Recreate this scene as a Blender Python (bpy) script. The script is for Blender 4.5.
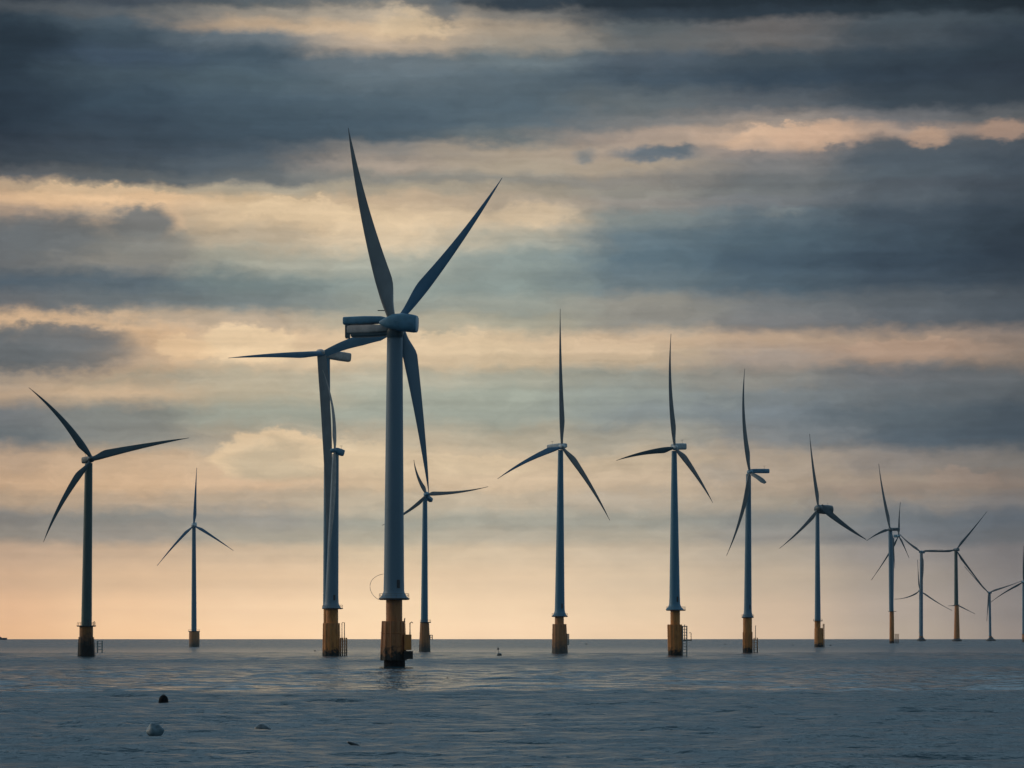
import bpy, math, random
import numpy as np
from mathutils import Vector

for o in list(bpy.data.objects):
    bpy.data.objects.remove(o)
S = bpy.context.scene
C = S.collection
R = math.radians

# ------------------------------------------------------------------ camera
F = 2844.4            # focal length in pixels (100 mm on a 36 mm sensor, 1024 px)
H = 8.05              # eye height above the sea
RE = 6371000.0        # the sea curves with the earth
EYE = 634.6           # picture row of eye level
cam_d = bpy.data.cameras.new('camera')
cam = bpy.data.objects.new('camera', cam_d)
C.objects.link(cam)
cam.location = (0, 0, H)
cam.rotation_euler = (R(90), 0, 0)
cam_d.lens = 100
cam_d.sensor_width = 36
cam_d.shift_y = (EYE - 384) / 1024
cam_d.clip_start = 1
cam_d.clip_end = 60000
S.camera = cam
S.render.resolution_x = 1024
S.render.resolution_y = 768
S.view_settings.view_transform = 'Standard'
S.view_settings.look = 'None'
S.view_settings.gamma = 1
S.view_settings.exposure = 0

# ------------------------------------------------------------------ sun
SUN_AZ = R(-78.0)     # low at the left, veiled by cloud: left flanks a little lighter
SUN_EL = R(20)
sd = bpy.data.lights.new('sun', 'SUN')
sd.energy = 0.5
sd.angle = R(15)
sd.color = (1.0, 0.80, 0.60)
sun = bpy.data.objects.new('sun', sd)
C.objects.link(sun)
sdir = Vector((math.sin(SUN_AZ) * math.cos(SUN_EL), math.cos(SUN_AZ) * math.cos(SUN_EL), math.sin(SUN_EL)))
sun.rotation_euler = sdir.to_track_quat('Z', 'Y').to_euler()
sun.location = (0, 0, 400)


def lin(h, k=1.0):
    h = h.lstrip('#')
    out = []
    for i in (0, 2, 4):
        c = int(h[i:i + 2], 16) / 255
        c = c / 12.92 if c <= 0.04045 else ((c + 0.055) / 1.055) ** 2.4
        out.append(c * k)
    return (out[0], out[1], out[2], 1)


# ------------------------------------------------------------------ node helper
class NT:
    def __init__(s, tree):
        s.t = tree
        s.n = tree.nodes
        s.l = tree.links

    def put(s, sock, v):
        if hasattr(v, 'links') or hasattr(v, 'is_output'):
            s.l.new(v, sock)
        else:
            sock.default_value = v

    def math(s, op, a, b=None, c=None, clamp=False):
        m = s.n.new('ShaderNodeMath')
        m.operation = op
        m.use_clamp = clamp
        s.put(m.inputs[0], a)
        if b is not None:
            s.put(m.inputs[1], b)
        if c is not None:
            s.put(m.inputs[2], c)
        return m.outputs[0]

    def comb(s, x, y, z=0.0):
        m = s.n.new('ShaderNodeCombineXYZ')
        s.put(m.inputs[0], x); s.put(m.inputs[1], y); s.put(m.inputs[2], z)
        return m.outputs[0]

    def noise(s, vec, scale=1.0, detail=4.0, rough=0.5, dist=0.0):
        m = s.n.new('ShaderNodeTexNoise')
        m.inputs['Scale'].default_value = scale
        m.inputs['Detail'].default_value = detail
        m.inputs['Roughness'].default_value = rough
        m.inputs['Distortion'].default_value = dist
        s.l.new(vec, m.inputs['Vector'])
        return m.outputs['Fac']

    def smooth(s, v, lo, hi, a=0.0, b=1.0):
        m = s.n.new('ShaderNodeMapRange')
        m.interpolation_type = 'SMOOTHSTEP'
        s.put(m.inputs[0], v)
        m.inputs[1].default_value = lo; m.inputs[2].default_value = hi
        m.inputs[3].default_value = a; m.inputs[4].default_value = b
        return m.outputs[0]

    def mix(s, f, a, b, typ='MIX'):
        m = s.n.new('ShaderNodeMix')
        m.data_type = 'RGBA'
        m.blend_type = typ
        s.put(m.inputs[0], f)
        s.put(m.inputs[6], a)
        s.put(m.inputs[7], b)
        return m.outputs[2]

    def ramp(s, v, stops, interp='LINEAR'):
        m = s.n.new('ShaderNodeValToRGB')
        m.color_ramp.interpolation = interp
        el = m.color_ramp.elements
        while len(el) > 1:
            el.remove(el[-1])
        el[0].position = stops[0][0]; el[0].color = stops[0][1]
        for p, c in stops[1:]:
            e = el.new(p)
            e.color = c
        s.put(m.inputs[0], v)
        return m.outputs[0]


# ------------------------------------------------------------------ sky
W = bpy.data.worlds.new('World')
S.world = W
W.use_nodes = True
W.node_tree.nodes.clear()
w = NT(W.node_tree)
tc = w.n.new('ShaderNodeTexCoord')
sep = w.n.new('ShaderNodeSeparateXYZ')
w.l.new(tc.outputs['Generated'], sep.inputs[0])
az = w.math('ARCTAN2', sep.outputs[0], sep.outputs[1])
el = w.math('ARCSINE', sep.outputs[2])
# azimuth and elevation in units of 1/2844 rad: U grows to the right, V falls with height
U = w.math('MULTIPLY_ADD', az, F, 512.0)
V = w.math('MULTIPLY_ADD', w.math('TANGENT', el), -F, EYE)
pv = w.comb(w.math('MULTIPLY', U, 1 / 260), w.math('MULTIPLY', V, 1 / 48))
pf = w.comb(w.math('MULTIPLY', U, 1 / 70), w.math('MULTIPLY', V, 1 / 34), 3.7)
pg = w.comb(w.math('MULTIPLY', U, 1 / 24), w.math('MULTIPLY', V, 1 / 14), 9.1)
n1 = w.noise(pv, 1.0, 3, 0.5)
n2 = w.noise(pf, 1.0, 5, 0.55)
n3 = w.noise(pg, 1.0, 4, 0.6)
# clouds low over the horizon lie flatter
calm = w.smooth(V, 505.0, 570.0, 1.0, 0.22)
dV = w.math('MULTIPLY', w.math('ADD', w.math('MULTIPLY_ADD', n1, 12.0, -6.0), w.math('MULTIPLY_ADD', n2, 26.0, -13.0)), calm)
n4 = w.noise(w.comb(w.math('MULTIPLY', U, 1 / 11), w.math('MULTIPLY', V, 1 / 6), 31.0), 1.0, 3, 0.6)
dV2 = w.math('MULTIPLY', w.math('ADD', w.math('MULTIPLY_ADD', n3, 12.0, -6.0), w.math('MULTIPLY_ADD', n4, 4.0, -2.0)), calm)
Vw = w.math('ADD', w.math('ADD', V, dV), dV2)
dU = w.math('MULTIPLY', w.math('MULTIPLY_ADD', w.noise(w.comb(w.math('MULTIPLY', U, 1 / 60), w.math('MULTIPLY', V, 1 / 30), 21.0), 1.0, 4, 0.6), 110.0, -55.0), calm)
Uw = w.math('ADD', U, dU)
t = w.math('MULTIPLY_ADD', Uw, 1 / 2048, 0.25, clamp=True)     # -512 .. 1536
COLS = [0, 128, 256, 384, 512, 640, 768, 896, 1024]
ROWS = [
 (-60, '2a343d 2d3943 303c46 323e48 2c3741 29333c 27313a 242d35 212930'),
 (-14, '303b45 38444e 454f57 4a545c 303b44 2b353d 29333b 262f36 222a30'),
 (3,   '363f48 48515a 5c6468 757877 3a454e 2c363e 2a343c 262f36 222a30'),
 (15,  '4a5157 5b6165 8f897f b0a493 7f7c76 3a454e 323d46 2f3a42 262f36'),
 (28,  '33404a 4f5c65 b39f88 c9b397 a09484 5d6467 6c6a69 4b555c 3f4a52'),
 (42,  '2f3c47 45545f 6a747a b5a592 999286 676b6c 6a6968 4a535a 35404a'),
 (60,  '2f3c47 435260 4b5b66 69747a 6c777b 545f68 46525b 3a4650 323d46'),
 (80,  '303d48 46555f 52626b 657279 5d6b73 4b5964 3d4b57 36424d 333d47'),
 (105, '2f3b46 40505c 4a5a65 54646e 586770 676f72 5f656a 3f4a53 3a444d'),
 (122, '2e3a45 3e4c58 485863 4d5d68 5a6870 7a7b7a 938a82 6f7072 5e6265'),
 (136, '303b46 3e4b56 465560 4f5e68 6a7274 a39487 c8ae97 a29083 8b7d74'),
 (150, '36404a 434e58 4c5963 85827d a19585 a8998a 8d8580 5b6268 4d555c'),
 (166, '3f4850 49535b 5b656c a3978a a69b8a a19585 7a7a79 535d65 454f58'),
 (180, '5d6063 5f6466 6a6f70 8c8a82 8f8c83 8c8881 717576 555f66 47515a'),
 (190, 'b39d84 b09f87 a9a08e a39a89 a09787 918f87 747878 575f66 464f58'),
 (202, 'c9ab8b d4b593 c7b192 bda98f b0a28f 95918a 767a7c 586168 444e57'),
 (218, 'a3907e ad9c88 cbb596 d9c3a3 c0af96 828a88 66737a 47535d 38434d'),
 (240, '6a6e70 8a877e b5a791 d1bfa3 aaa798 66767d 54656f 43515c 343f49'),
 (262, '6c6f70 8d8a82 a3a294 a9ab9e 8c9691 5f717a 4c5d69 3f4d59 333e49'),
 (285, '55616a 5f6b72 74807f 919a93 8b9691 6f7d82 566670 46535e 3c4751'),
 (305, '6a6d6f 6e7577 7c8584 959a91 989c92 929087 767a7b 5c6368 4f575e'),
 (322, 'b39c84 b09f8a b5a590 b0a894 a9a593 918f87 7a7b7b 5f656a 4f575e'),
 (340, 'b09a84 bfa68b d2b99a d4bd9e cdb89a c4ae93 b49e88 a08d7c 877a70'),
 (360, '93897c a0927f cbb597 cfba9c c8b598 bba990 a3968a 9c8a7b 8a7c70'),
 (378, '8f867a a39a88 b5ab95 b3ae9b a8a797 98998f 8b8982 6e7173 626668'),
 (395, 'b19c85 bda68a b0a690 a5a798 9fa497 8f958f 7c8283 6a7073 5b6165'),
 (415, '76797a 858781 9ea092 a0a497 9da296 89908e 788084 5c666c 4a545c'),
 (440, '6f7577 8b8b84 b5a791 bcaf98 b3a994 a5a092 838686 59646c 49545d'),
 (462, 'b59d85 bfa68a c5af93 cdb99b cbb79b bfae95 a89a89 8c857e 7b7772'),
 (485, 'c2a587 c9ac8c cdb294 cfb99b cdb89c c3b097 ad9d8a 998c7e 85796f'),
 (500, 'ab967f b39f88 b5a48e b9ac96 bbad97 b1a593 a09687 8d857c 787471'),
 (520, '837f79 87857e 97938a a3a193 a6a395 9f9d91 8a8a85 6f7477 5e646a'),
 (537, '8b847a 928b81 a19a8b aea693 b1a896 a9a190 8f8b84 717477 646668'),
 (552, 'b39a82 baa288 c0ab91 c6b397 c3b197 b8a993 a59a8a 8b8580 716d6c'),
 (580, 'c3a384 ccae8d d3b796 d8be9d d3bb9c c7b398 b5a48e 9a8f83 7a7471'),
 (610, 'd2ab86 dbb892 e0c19d e3c7a3 dfc4a2 d3bb9c c1ab92 a29588 807873'),
 (636, 'cfa780 dcb78f e1c09a e3c5a0 dfc2a0 d4b999 c3ab91 a39585 857a72'),
]
SKY_GAIN = 1.0
grid = None
pvv = None
for vv, cs in ROWS:
    cs = cs.split()
    gain = SKY_GAIN + (0.08 if vv > 545 else 0) + 0.27 * max(0, (vv - 480) / 156)
    stops = [((u + 512) / 2048, lin(c, gain)) for u, c in zip(COLS, cs)]
    # beyond the picture the bands fade to cooler, darker cloud
    cl = [(stops[0][1][i] * 0.55 + (0.075, 0.085, 0.10)[i] * 0.45) for i in range(3)] + [1]
    cr = [(stops[-1][1][i] * 0.55 + (0.06, 0.075, 0.095)[i] * 0.45) for i in range(3)] + [1]
    stops = [(0.0, cl)] + stops + [(1.0, cr)]
    r_ = w.ramp(t, stops, 'EASE')
    if grid is None:
        grid = r_
    else:
        f_ = w.smooth(Vw, pvv, vv)
        grid = w.mix(f_, grid, r_)
    pvv = vv


def blob(base, cx, cy, rx, ry, col, edge=0.35, amt=1.0, wob=1.0, flat=None):
    """one cloud: an ellipse whose rim is broken up by the noise"""
    uu = w.math('ADD', U, w.math('MULTIPLY', dU, 0.45 * wob))
    vv = w.math('ADD', V, w.math('ADD', w.math('MULTIPLY', dV, 0.55 * wob), w.math('MULTIPLY', dV2, 2.2 * wob)))
    a = w.math('MULTIPLY_ADD', uu, 1 / rx, -cx / rx)
    b = w.math('MULTIPLY_ADD', vv, 1 / ry, -cy / ry)
    d = w.math('SQRT', w.math('ADD', w.math('MULTIPLY', a, a), w.math('MULTIPLY', b, b)))
    m = w.smooth(d, 1.0 - edge, 1.0 + edge * 0.4, amt, 0.0)
    if flat is not None:      # a flat base
        m = w.math('MULTIPLY', m, w.smooth(V, flat - 4, flat + 6, 1.0, 0.0))
    return w.mix(m, base, lin(col, SKY_GAIN))


g = grid
# bright-rimmed bank at the left
g = blob(g, 45, 350, 165, 36, 'dab892', 0.4, 0.8)
g = blob(g, 20, 356, 150, 30, '7d7b77', 0.5, 0.85)
g = blob(g, 0, 356, 130, 26, '646a6d', 0.65, 0.9)
g = blob(g, 70, 338, 66, 15, '6f7273', 0.5, 0.8)
g = blob(g, 215, 350, 60, 12, 'd3b592', 0.5, 0.6)
# towering cloud above it
g = blob(g, 140, 222, 50, 26, 'd3b593', 0.4, 0.6)
g = blob(g, 140, 228, 38, 24, '6f7475', 0.5, 0.9)
g = blob(g, 60, 240, 70, 26, '6a6f71', 0.6, 0.8)
g = blob(g, 150, 248, 60, 20, '82837e', 0.7, 0.6)
# heap cloud behind the slim turbine
g = blob(g, 275, 458, 62, 30, 'dcc3a0', 0.16, 0.8, flat=476)
g = blob(g, 282, 466, 56, 26, 'b9ab92', 0.5, 0.75, flat=480)
g = blob(g, 330, 460, 46, 16, 'cfb99a', 0.5, 0.5)
# bright billows left of the big turbine
g = blob(g, 250, 345, 60, 20, 'dcc2a0', 0.5, 0.7)
g = blob(g, 410, 24, 46, 15, 'd2bc9c', 0.6, 0.6)
g = blob(g, 445, 12, 24, 16, '59636a', 0.7, 0.7)
for (cx_, cy_, rx_, ry_, col_, am_) in (
        (252, 348, 48, 22, 'e2caa6', .55), (192, 352, 30, 14, 'dfc29c', .5), (440, 346, 80, 15, 'dbc5a4', .5), (600, 350, 60, 11, 'd2bb9d', .45),
        (345, 456, 44, 20, 'd9c4a3', .5), (480, 466, 50, 13, 'd6c2a3', .45), (100, 200, 80, 12, 'dfbf99', .45), (300, 212, 60, 14, 'dcc5a3', .45),
        (780, 142, 60, 16, 'd6b699', .5), (900, 350, 60, 10, 'b79d88', .5), (960, 482, 40, 12, '9d8b7d', .4)):
    g = blob(g, cx_, cy_, rx_, ry_, col_, 0.22, am_, 1.1, flat=cy_ + ry_ * .6)
# small dark shreds right of the middle
g = blob(g, 655, 154, 48, 9, '67727a', 0.7, 0.95, 0.7)
g = blob(g, 676, 150, 22, 6, '616d75', 0.7, 0.8, 0.7)
g = blob(g, 586, 155, 14, 8, '727a7d', 0.8, 0.75, 0.7)
# pale puffs
g = blob(g, 780, 214, 26, 6, '7d8484', 0.7, 0.6)
g = blob(g, 535, 214, 40, 12, 'd2bd9f', 0.6, 0.6)
g = blob(g, 905, 352, 110, 12, 'a9917e', 0.6, 0.6)
g = blob(g, 720, 476, 40, 14, '9f978b', 0.7, 0.6)
g = blob(g, 820, 138, 50, 14, 'c4a68e', 0.6, 0.7)
g = blob(g, 925, 142, 26, 11, 'b39781', 0.6, 0.7)
g = blob(g, 1000, 138, 30, 12, 'a58c7b', 0.6, 0.7)
g = blob(g, 880, 492, 90, 10, 'a08f80', 0.7, 0.5)
g = blob(g, 25, 48, 50, 26, '2b3741', 0.8, 0.7)
# streaks and grain of the cloud itself
st = w.noise(w.comb(w.math('MULTIPLY', U, 1 / 420), w.math('MULTIPLY', V, 1 / 20), 5.0), 1.0, 2, 0.5)
fl = w.noise(w.comb(w.math('MULTIPLY', Uw, 1 / 44), w.math('MULTIPLY', Vw, 1 / 17), 8.0), 1.0, 7, 0.58)
st2 = w.noise(w.comb(w.math('MULTIPLY', U, 1 / 330), w.math('MULTIPLY', w.math('ADD', V, w.math('MULTIPLY', dV, .5)), 1 / 6), 15.0), 1.0, 3, 0.5)
amp = w.smooth(V, 520.0, 600.0, 1.0, 0.25)
mod = w.math('ADD', w.math('MULTIPLY_ADD', st, 0.34, -0.17), w.math('ADD', w.math('MULTIPLY_ADD', fl, 0.46, -0.23), w.math('MULTIPLY_ADD', st2, 0.16, -0.08)))
mod = w.math('MULTIPLY_ADD', mod, amp, 1.0)
g = w.mix(1.0, g, w.comb(mod, mod, mod), 'MULTIPLY')
gm = w.n.new('ShaderNodeGamma')
w.l.new(g, gm.inputs[0])
gm.inputs[1].default_value = 1.09
g = w.mix(1.0, gm.outputs[0], (1.16, 1.155, 1.165, 1), 'MULTIPLY')

# the rest of the dome: a real sky behind broken cloud
nish = w.n.new('ShaderNodeTexSky')
nish.sky_type = 'NISHITA'
nish.sun_disc = False
nish.sun_elevation = SUN_EL
nish.sun_rotation = SUN_AZ
nish.air_density = 1.2
nish.dust_density = 2.0
BG = 0.1
cn = w.noise(tc.outputs['Generated'], 2.6, 6, 0.6)
cover = w.smooth(cn, 0.36, 0.62)
dull = w.mix(w.smooth(cn, 0.45, 0.75), (0.112 / BG, 0.162 / BG, 0.196 / BG, 1), (0.045 / BG, 0.075 / BG, 0.102 / BG, 1))
far = w.mix(w.math('MULTIPLY_ADD', cover, 0.15, 0.8), nish.outputs[0], dull)
# the sunset half of the sky is the brighter one
fr = w.smooth(sep.outputs[1], -0.15, 0.9, 0.95, 2.7)
far = w.mix(1.0, far, w.comb(w.math('MULTIPLY', fr, 0.95), fr, w.math('MULTIPLY', fr, 1.03)), 'MULTIPLY')
gs = w.mix(1.0, g, (1 / BG, 1 / BG, 1 / BG, 1), 'MULTIPLY')
inU = w.math('MULTIPLY', w.smooth(U, -900.0, -250.0), w.smooth(U, 1274.0, 1924.0, 1.0, 0.0))
inV = w.smooth(V, -330.0, -60.0)
skyc = w.mix(w.math('MULTIPLY', inU, inV), far, gs)
bg = w.n.new('ShaderNodeBackground')
w.l.new(skyc, bg.inputs[0])
bg.inputs[1].default_value = BG
wo = w.n.new('ShaderNodeOutputWorld')
w.l.new(bg.outputs[0], wo.inputs[0])


# ------------------------------------------------------------------ helpers
def dist(wy):
    """distance at which the curved sea meets picture row wy"""
    a = (wy - EYE) / F
    q = a * a - 2 * H / RE
    return (a - math.sqrt(max(q, 0))) * RE


def drop(d):
    return -d * d / (2 * RE)


def mat(name, col, rough=0.5, metal=0.0, nscale=None, namt=0.12, spec=0.5, stretch=(1, 1, 1)):
    m = bpy.data.materials.new(name)
    m.use_nodes = True
    t_ = NT(m.node_tree)
    b = t_.n['Principled BSDF']
    b.inputs['Roughness'].default_value = rough
    b.inputs['Metallic'].default_value = metal
    b.inputs['Specular IOR Level'].default_value = spec
    if nscale:
        tcc = t_.n.new('ShaderNodeTexCoord')
        mp = t_.n.new('ShaderNodeMapping')
        mp.inputs['Scale'].default_value = stretch
        t_.l.new(tcc.outputs['Object'], mp.inputs[0])
        nz = t_.noise(mp.outputs[0], nscale, 5, 0.6)
        k = t_.smooth(nz, 0.3, 0.7, 1 - namt, 1 + namt * 0.5)
        t_.l.new(t_.mix(1.0, (*col, 1), t_.comb(k, k, k), 'MULTIPLY'), b.inputs['Base Color'])
        t_.l.new(t_.smooth(nz, 0.3, 0.7, rough - 0.08, rough + 0.1), b.inputs['Roughness'])
    else:
        b.inputs['Base Color'].default_value = (*col, 1)
    return m


def pile_mat(name, col, grow_lo, grow_hi, rust=0.6, growth=(0.012, 0.013, 0.012)):
    """painted steel with rust runs; black weed up to a ragged tide line"""
    m = bpy.data.materials.new(name)
    m.use_nodes = True
    t_ = NT(m.node_tree)
    b = t_.n['Principled BSDF']
    b.inputs['Roughness'].default_value = 0.6
    tcc = t_.n.new('ShaderNodeTexCoord')
    sp = t_.n.new('ShaderNodeSeparateXYZ')
    t_.l.new(tcc.outputs['Object'], sp.inputs[0])
    mp = t_.n.new('ShaderNodeMapping')
    mp.inputs['Scale'].default_value = (1.3, 1.3, 0.28)
    t_.l.new(tcc.outputs['Object'], mp.inputs[0])
    nz = t_.noise(mp.outputs[0], 0.9, 6, 0.65)
    n2_ = t_.noise(tcc.outputs['Object'], 0.8, 6, 0.7)
    c0 = t_.mix(t_.smooth(nz, 0.42, 0.7, 0.0, rust), (*col, 1), (0.24, 0.085, 0.03, 1))
    zz = t_.math('ADD', sp.outputs[2], t_.math('MULTIPLY_ADD', n2_, -9.0, 4.5))
    c1 = t_.mix(t_.smooth(zz, grow_lo, grow_hi, 1.0, 0.0), c0, (*growth, 1))
    t_.l.new(c1, b.inputs['Base Color'])
    return m


def link(o, parent=None):
    C.objects.link(o)
    if parent:
        o.parent = parent
    return o


def mesh_obj(name, vs, fs, material, parent=None, smooth=True):
    me = bpy.data.meshes.new(name)
    me.from_pydata(vs, [], fs)
    me.validate()
    me.materials.append(material)
    if smooth:
        me.polygons.foreach_set('use_smooth', [True] * len(me.polygons))
        try:
            me.set_sharp_from_angle(angle=R(40))
        except Exception:
            pass
    me.update()
    return link(bpy.data.objects.new(name, me), parent)


class MB:
    def __init__(s):
        s.v = []
        s.f = []

    def loft(s, rings, cap=True):
        b = len(s.v)
        n = len(rings[0])
        for r in rings:
            s.v += [tuple(p) for p in r]
        for i in range(len(rings) - 1):
            for j in range(n):
                k = (j + 1) % n
                s.f.append((b + i * n + j, b + i * n + k, b + (i + 1) * n + k, b + (i + 1) * n + j))
        if cap:
            s.f.append(tuple(b + j for j in reversed(range(n))))
            e = b + (len(rings) - 1) * n
            s.f.append(tuple(e + j for j in range(n)))

    def lathe(s, prof, cx=0, cy=0, n=40):
        s.loft([[(cx + r * math.cos(2 * math.pi * j / n), cy + r * math.sin(2 * math.pi * j / n), z) for j in range(n)] for r, z in prof])

    def tube(s, pts, r, n=6):
        pts = [Vector(p) for p in pts]
        rings = []
        for i, p in enumerate(pts):
            d = (pts[min(i + 1, len(pts) - 1)] - pts[max(i - 1, 0)]).normalized()
            a = d.cross(Vector((0, 0, 1)))
            if a.length < 0.05:
                a = d.cross(Vector((0, 1, 0)))
            a.normalize()
            c = d.cross(a)
            rr = r[i] if isinstance(r, (list, tuple)) else r
            rings.append([p + a * rr * math.cos(2 * math.pi * j / n) + c * rr * math.sin(2 * math.pi * j / n) for j in range(n)])
        s.loft(rings)

    def box(s, x0, x1, y0, y1, z0, z1):
        s.loft([[(x0, y0, z), (x1, y0, z), (x1, y1, z), (x0, y1, z)] for z in (z0, z1)])

    def ring(s, cx, cy, z, r, tr, n=32):
        b = len(s.v)
        m = 5
        for i in range(n):
            a = 2 * math.pi * i / n
            for j in range(m):
                q = 2 * math.pi * j / m
                rr = r + tr * math.cos(q)
                s.v.append((cx + rr * math.cos(a), cy + rr * math.sin(a), z + tr * math.sin(q)))
        for i in range(n):
            for j in range(m):
                i2, j2 = (i + 1) % n, (j + 1) % m
                s.f.append((b + i * m + j, b + i2 * m + j, b + i2 * m + j2, b + i * m + j2))

    def build(s, name, material, parent=None, smooth=True):
        return mesh_obj(name, s.v, s.f, material, parent, smooth)


def tag(o, label, cat, group=None):
    o['label'] = label
    o['category'] = cat
    if group:
        o['group'] = group


# ------------------------------------------------------------------ materials
M = {
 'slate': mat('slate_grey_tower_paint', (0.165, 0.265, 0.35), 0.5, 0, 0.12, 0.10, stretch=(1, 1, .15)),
 'blue': mat('blue_grey_tower_paint', (0.10, 0.27, 0.40), 0.5, 0, 0.12, 0.10, stretch=(1, 1, .15)),
 'dark': mat('dark_green_grey_tower_paint', (0.07, 0.13, 0.13), 0.45, 0, 0.12, 0.10, stretch=(1, 1, .15)),
 'mid': mat('grey_tower_paint', (0.13, 0.27, 0.38), 0.5, 0, 0.12, 0.10, stretch=(1, 1, .15)),
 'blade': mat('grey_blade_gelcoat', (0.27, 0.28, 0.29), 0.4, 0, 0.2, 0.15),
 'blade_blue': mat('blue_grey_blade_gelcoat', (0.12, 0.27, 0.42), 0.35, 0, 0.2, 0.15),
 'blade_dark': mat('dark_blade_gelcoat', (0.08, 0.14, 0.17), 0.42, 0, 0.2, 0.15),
 'nacelle': mat('blue_grey_nacelle_shell', (0.12, 0.30, 0.44), 0.35, 0, 0.6, 0.2),
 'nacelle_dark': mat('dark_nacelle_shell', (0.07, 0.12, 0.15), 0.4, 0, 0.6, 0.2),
 'nacelle_pale': mat('pale_nacelle_shell', (0.52, 0.60, 0.64), 0.35, 0, 0.6, 0.2),
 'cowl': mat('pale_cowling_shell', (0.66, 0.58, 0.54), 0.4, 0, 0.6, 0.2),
 'black': mat('black_rubber', (0.008, 0.009, 0.011), 0.9, spec=.2),
 'steel': mat('weathered_steel', (0.20, 0.19, 0.17), 0.5, 0, 1.5, 0.25),
 'pale_steel': mat('pale_galvanised_steel', (0.45, 0.43, 0.38), 0.5, 0, 1.5, 0.25),
 'plat': mat('dark_platform_steel', (0.07, 0.08, 0.09), 0.5, 0, 1.5, 0.25),
}
P_BROWN = pile_mat('brown_orange_pile_paint', (0.52, 0.21, 0.075), 2.8, 5.2)
P_ORANGE = pile_mat('orange_pile_paint', (0.74, 0.29, 0.07), 1.0, 3.4)
P_BLACK = pile_mat('black_weeded_pile_paint', (0.45, 0.18, 0.05), 4.0, 11.0)
P_PALE = pile_mat('faded_orange_pile_paint', (0.60, 0.28, 0.12), 0.5, 7.0, 0.35, (0.13, 0.115, 0.10))
P_YEL = pile_mat('yellow_orange_pile_paint', (0.68, 0.25, 0.06), 1.0, 4.0)


# ------------------------------------------------------------------ turbine parts
def blade_mesh(see, hub, tip, bow, chord, side, tany, hy, material, parent, pitch=0.15, root=0.42, peak=0.2, prof=None, depth=None, mintip=0.1):
    """hub, tip in local metres (x, z); bow = sideways bend of the middle; lies in the rotor plane"""
    hx, hz = hub
    tx, tz = tip
    hx, hz = see(hx, hz, hy)
    tx, tz = see(tx, tz, hy + (depth if depth is not None else (tx - hx) * tany))
    dx, dz = tx - hx, tz - hz
    L = math.hypot(dx, dz)
    ex, ez = dx / L, dz / L
    px, pz = -ez, ex
    N = 34
    rings = []

    def cen(u):
        b_ = 4 * u * (1 - u) * bow
        return hx + dx * u + px * b_, hz + dz * u + pz * b_

    def dep(x, u):
        if depth is not None:
            return hy + depth * u
        return hy + (x - hx) * tany

    for i in range(N + 1):
        u = (i / N) ** 1.15
        if prof:
            c = np.interp(u, [q[0] for q in prof], [q[1] for q in prof]) * chord
            rnd = 0.0
        else:
            if u < peak:
                q = u / peak
                q = q * q * (3 - 2 * q)
                c = chord * (root + (1 - root) * q)
                rnd = 1 - q
            else:
                q = (u - peak) / (1 - peak)
                c = max(chord * ((1 - q) ** 1.12 * 0.9 + 0.1 * (1 - q ** 10) + 0.012), mintip)
                rnd = 0.0
        thick = c * (0.22 + (0.95 - 0.22) * rnd) if u < 0.9 else c * 0.2
        x, z = cen(u)
        x2, z2 = cen(min(u + 0.01, 1.01))
        sx, sz = x2 - x, z2 - z
        sl = math.hypot(sx, sz)
        sx /= sl; sz /= sl
        cxv, czv = -sz * side, sx * side
        yy = dep(x, u)
        sv = Vector((sx, sx * tany if depth is None else depth / L, sz)).normalized()
        cv = Vector((cxv, cxv * tany + pitch * (1 - u), czv))
        cv = cv / max(math.hypot(cv.x, cv.z), 0.3)
        nv = sv.cross(cv).normalized()
        # aerofoil: leading edge at -0.3c, trailing edge at 0.7c, rounder towards the root
        off = -0.5 + 0.2 * (1 - rnd)
        ring = []
        K = 16
        for j in range(K):
            a = 2 * math.pi * j / K
            s_ = (1 - math.cos(a)) / 2                 # 0 at the leading edge, 1 at the trailing
            circ = math.sin(a) / 2
            foil = (1.48 * math.sqrt(max(s_, 0)) - 0.63 * s_ - 1.76 * s_ ** 2 + 1.42 * s_ ** 3 - 0.51 * s_ ** 4) * (1 if math.sin(a) >= 0 else -1)
            tt = (circ * rnd + foil * (1 - rnd)) * thick
            pos = -0.5 + s_ + (0.0 if rnd == 1 else 0.2 * (1 - rnd)) - 0.0
            ring.append(Vector((x, yy, z)) + cv * (pos * c) + nv * tt)
        rings.append(ring)
    m = MB()
    m.loft(rings)
    return m.build('blade', material, parent)


def shell(ax, ay, az_, bx_, by_, bz_, secs, material, name, parent, power=3.2, K=24):
    """loft of rounded sections from point a to point b; secs = (t, half height, half width)"""
    A = Vector((ax, ay, az_)); B = Vector((bx_, by_, bz_))
    d = (B - A)
    dn = d.normalized()
    sidev = dn.cross(Vector((0, 0, 1))).normalized()
    upv = sidev.cross(dn)
    rings = []
    for s_ in secs:
        t_, hh, hw = s_[:3]
        dz = s_[3] if len(s_) > 3 else 0
        c = A + d * t_ + upv * dz
        ring = []
        for j in range(K):
            a = 2 * math.pi * j / K
            ca, sa = math.cos(a), math.sin(a)
            e = 2 / power
            ring.append(c + sidev * (hw * math.copysign(abs(ca) ** e, ca)) + upv * (hh * math.copysign(abs(sa) ** e, sa)))
        rings.append(ring)
    m = MB()
    m.loft(rings)
    return m.build(name, material, parent)


GROUP = 'offshore wind turbines standing in the sea'


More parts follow.
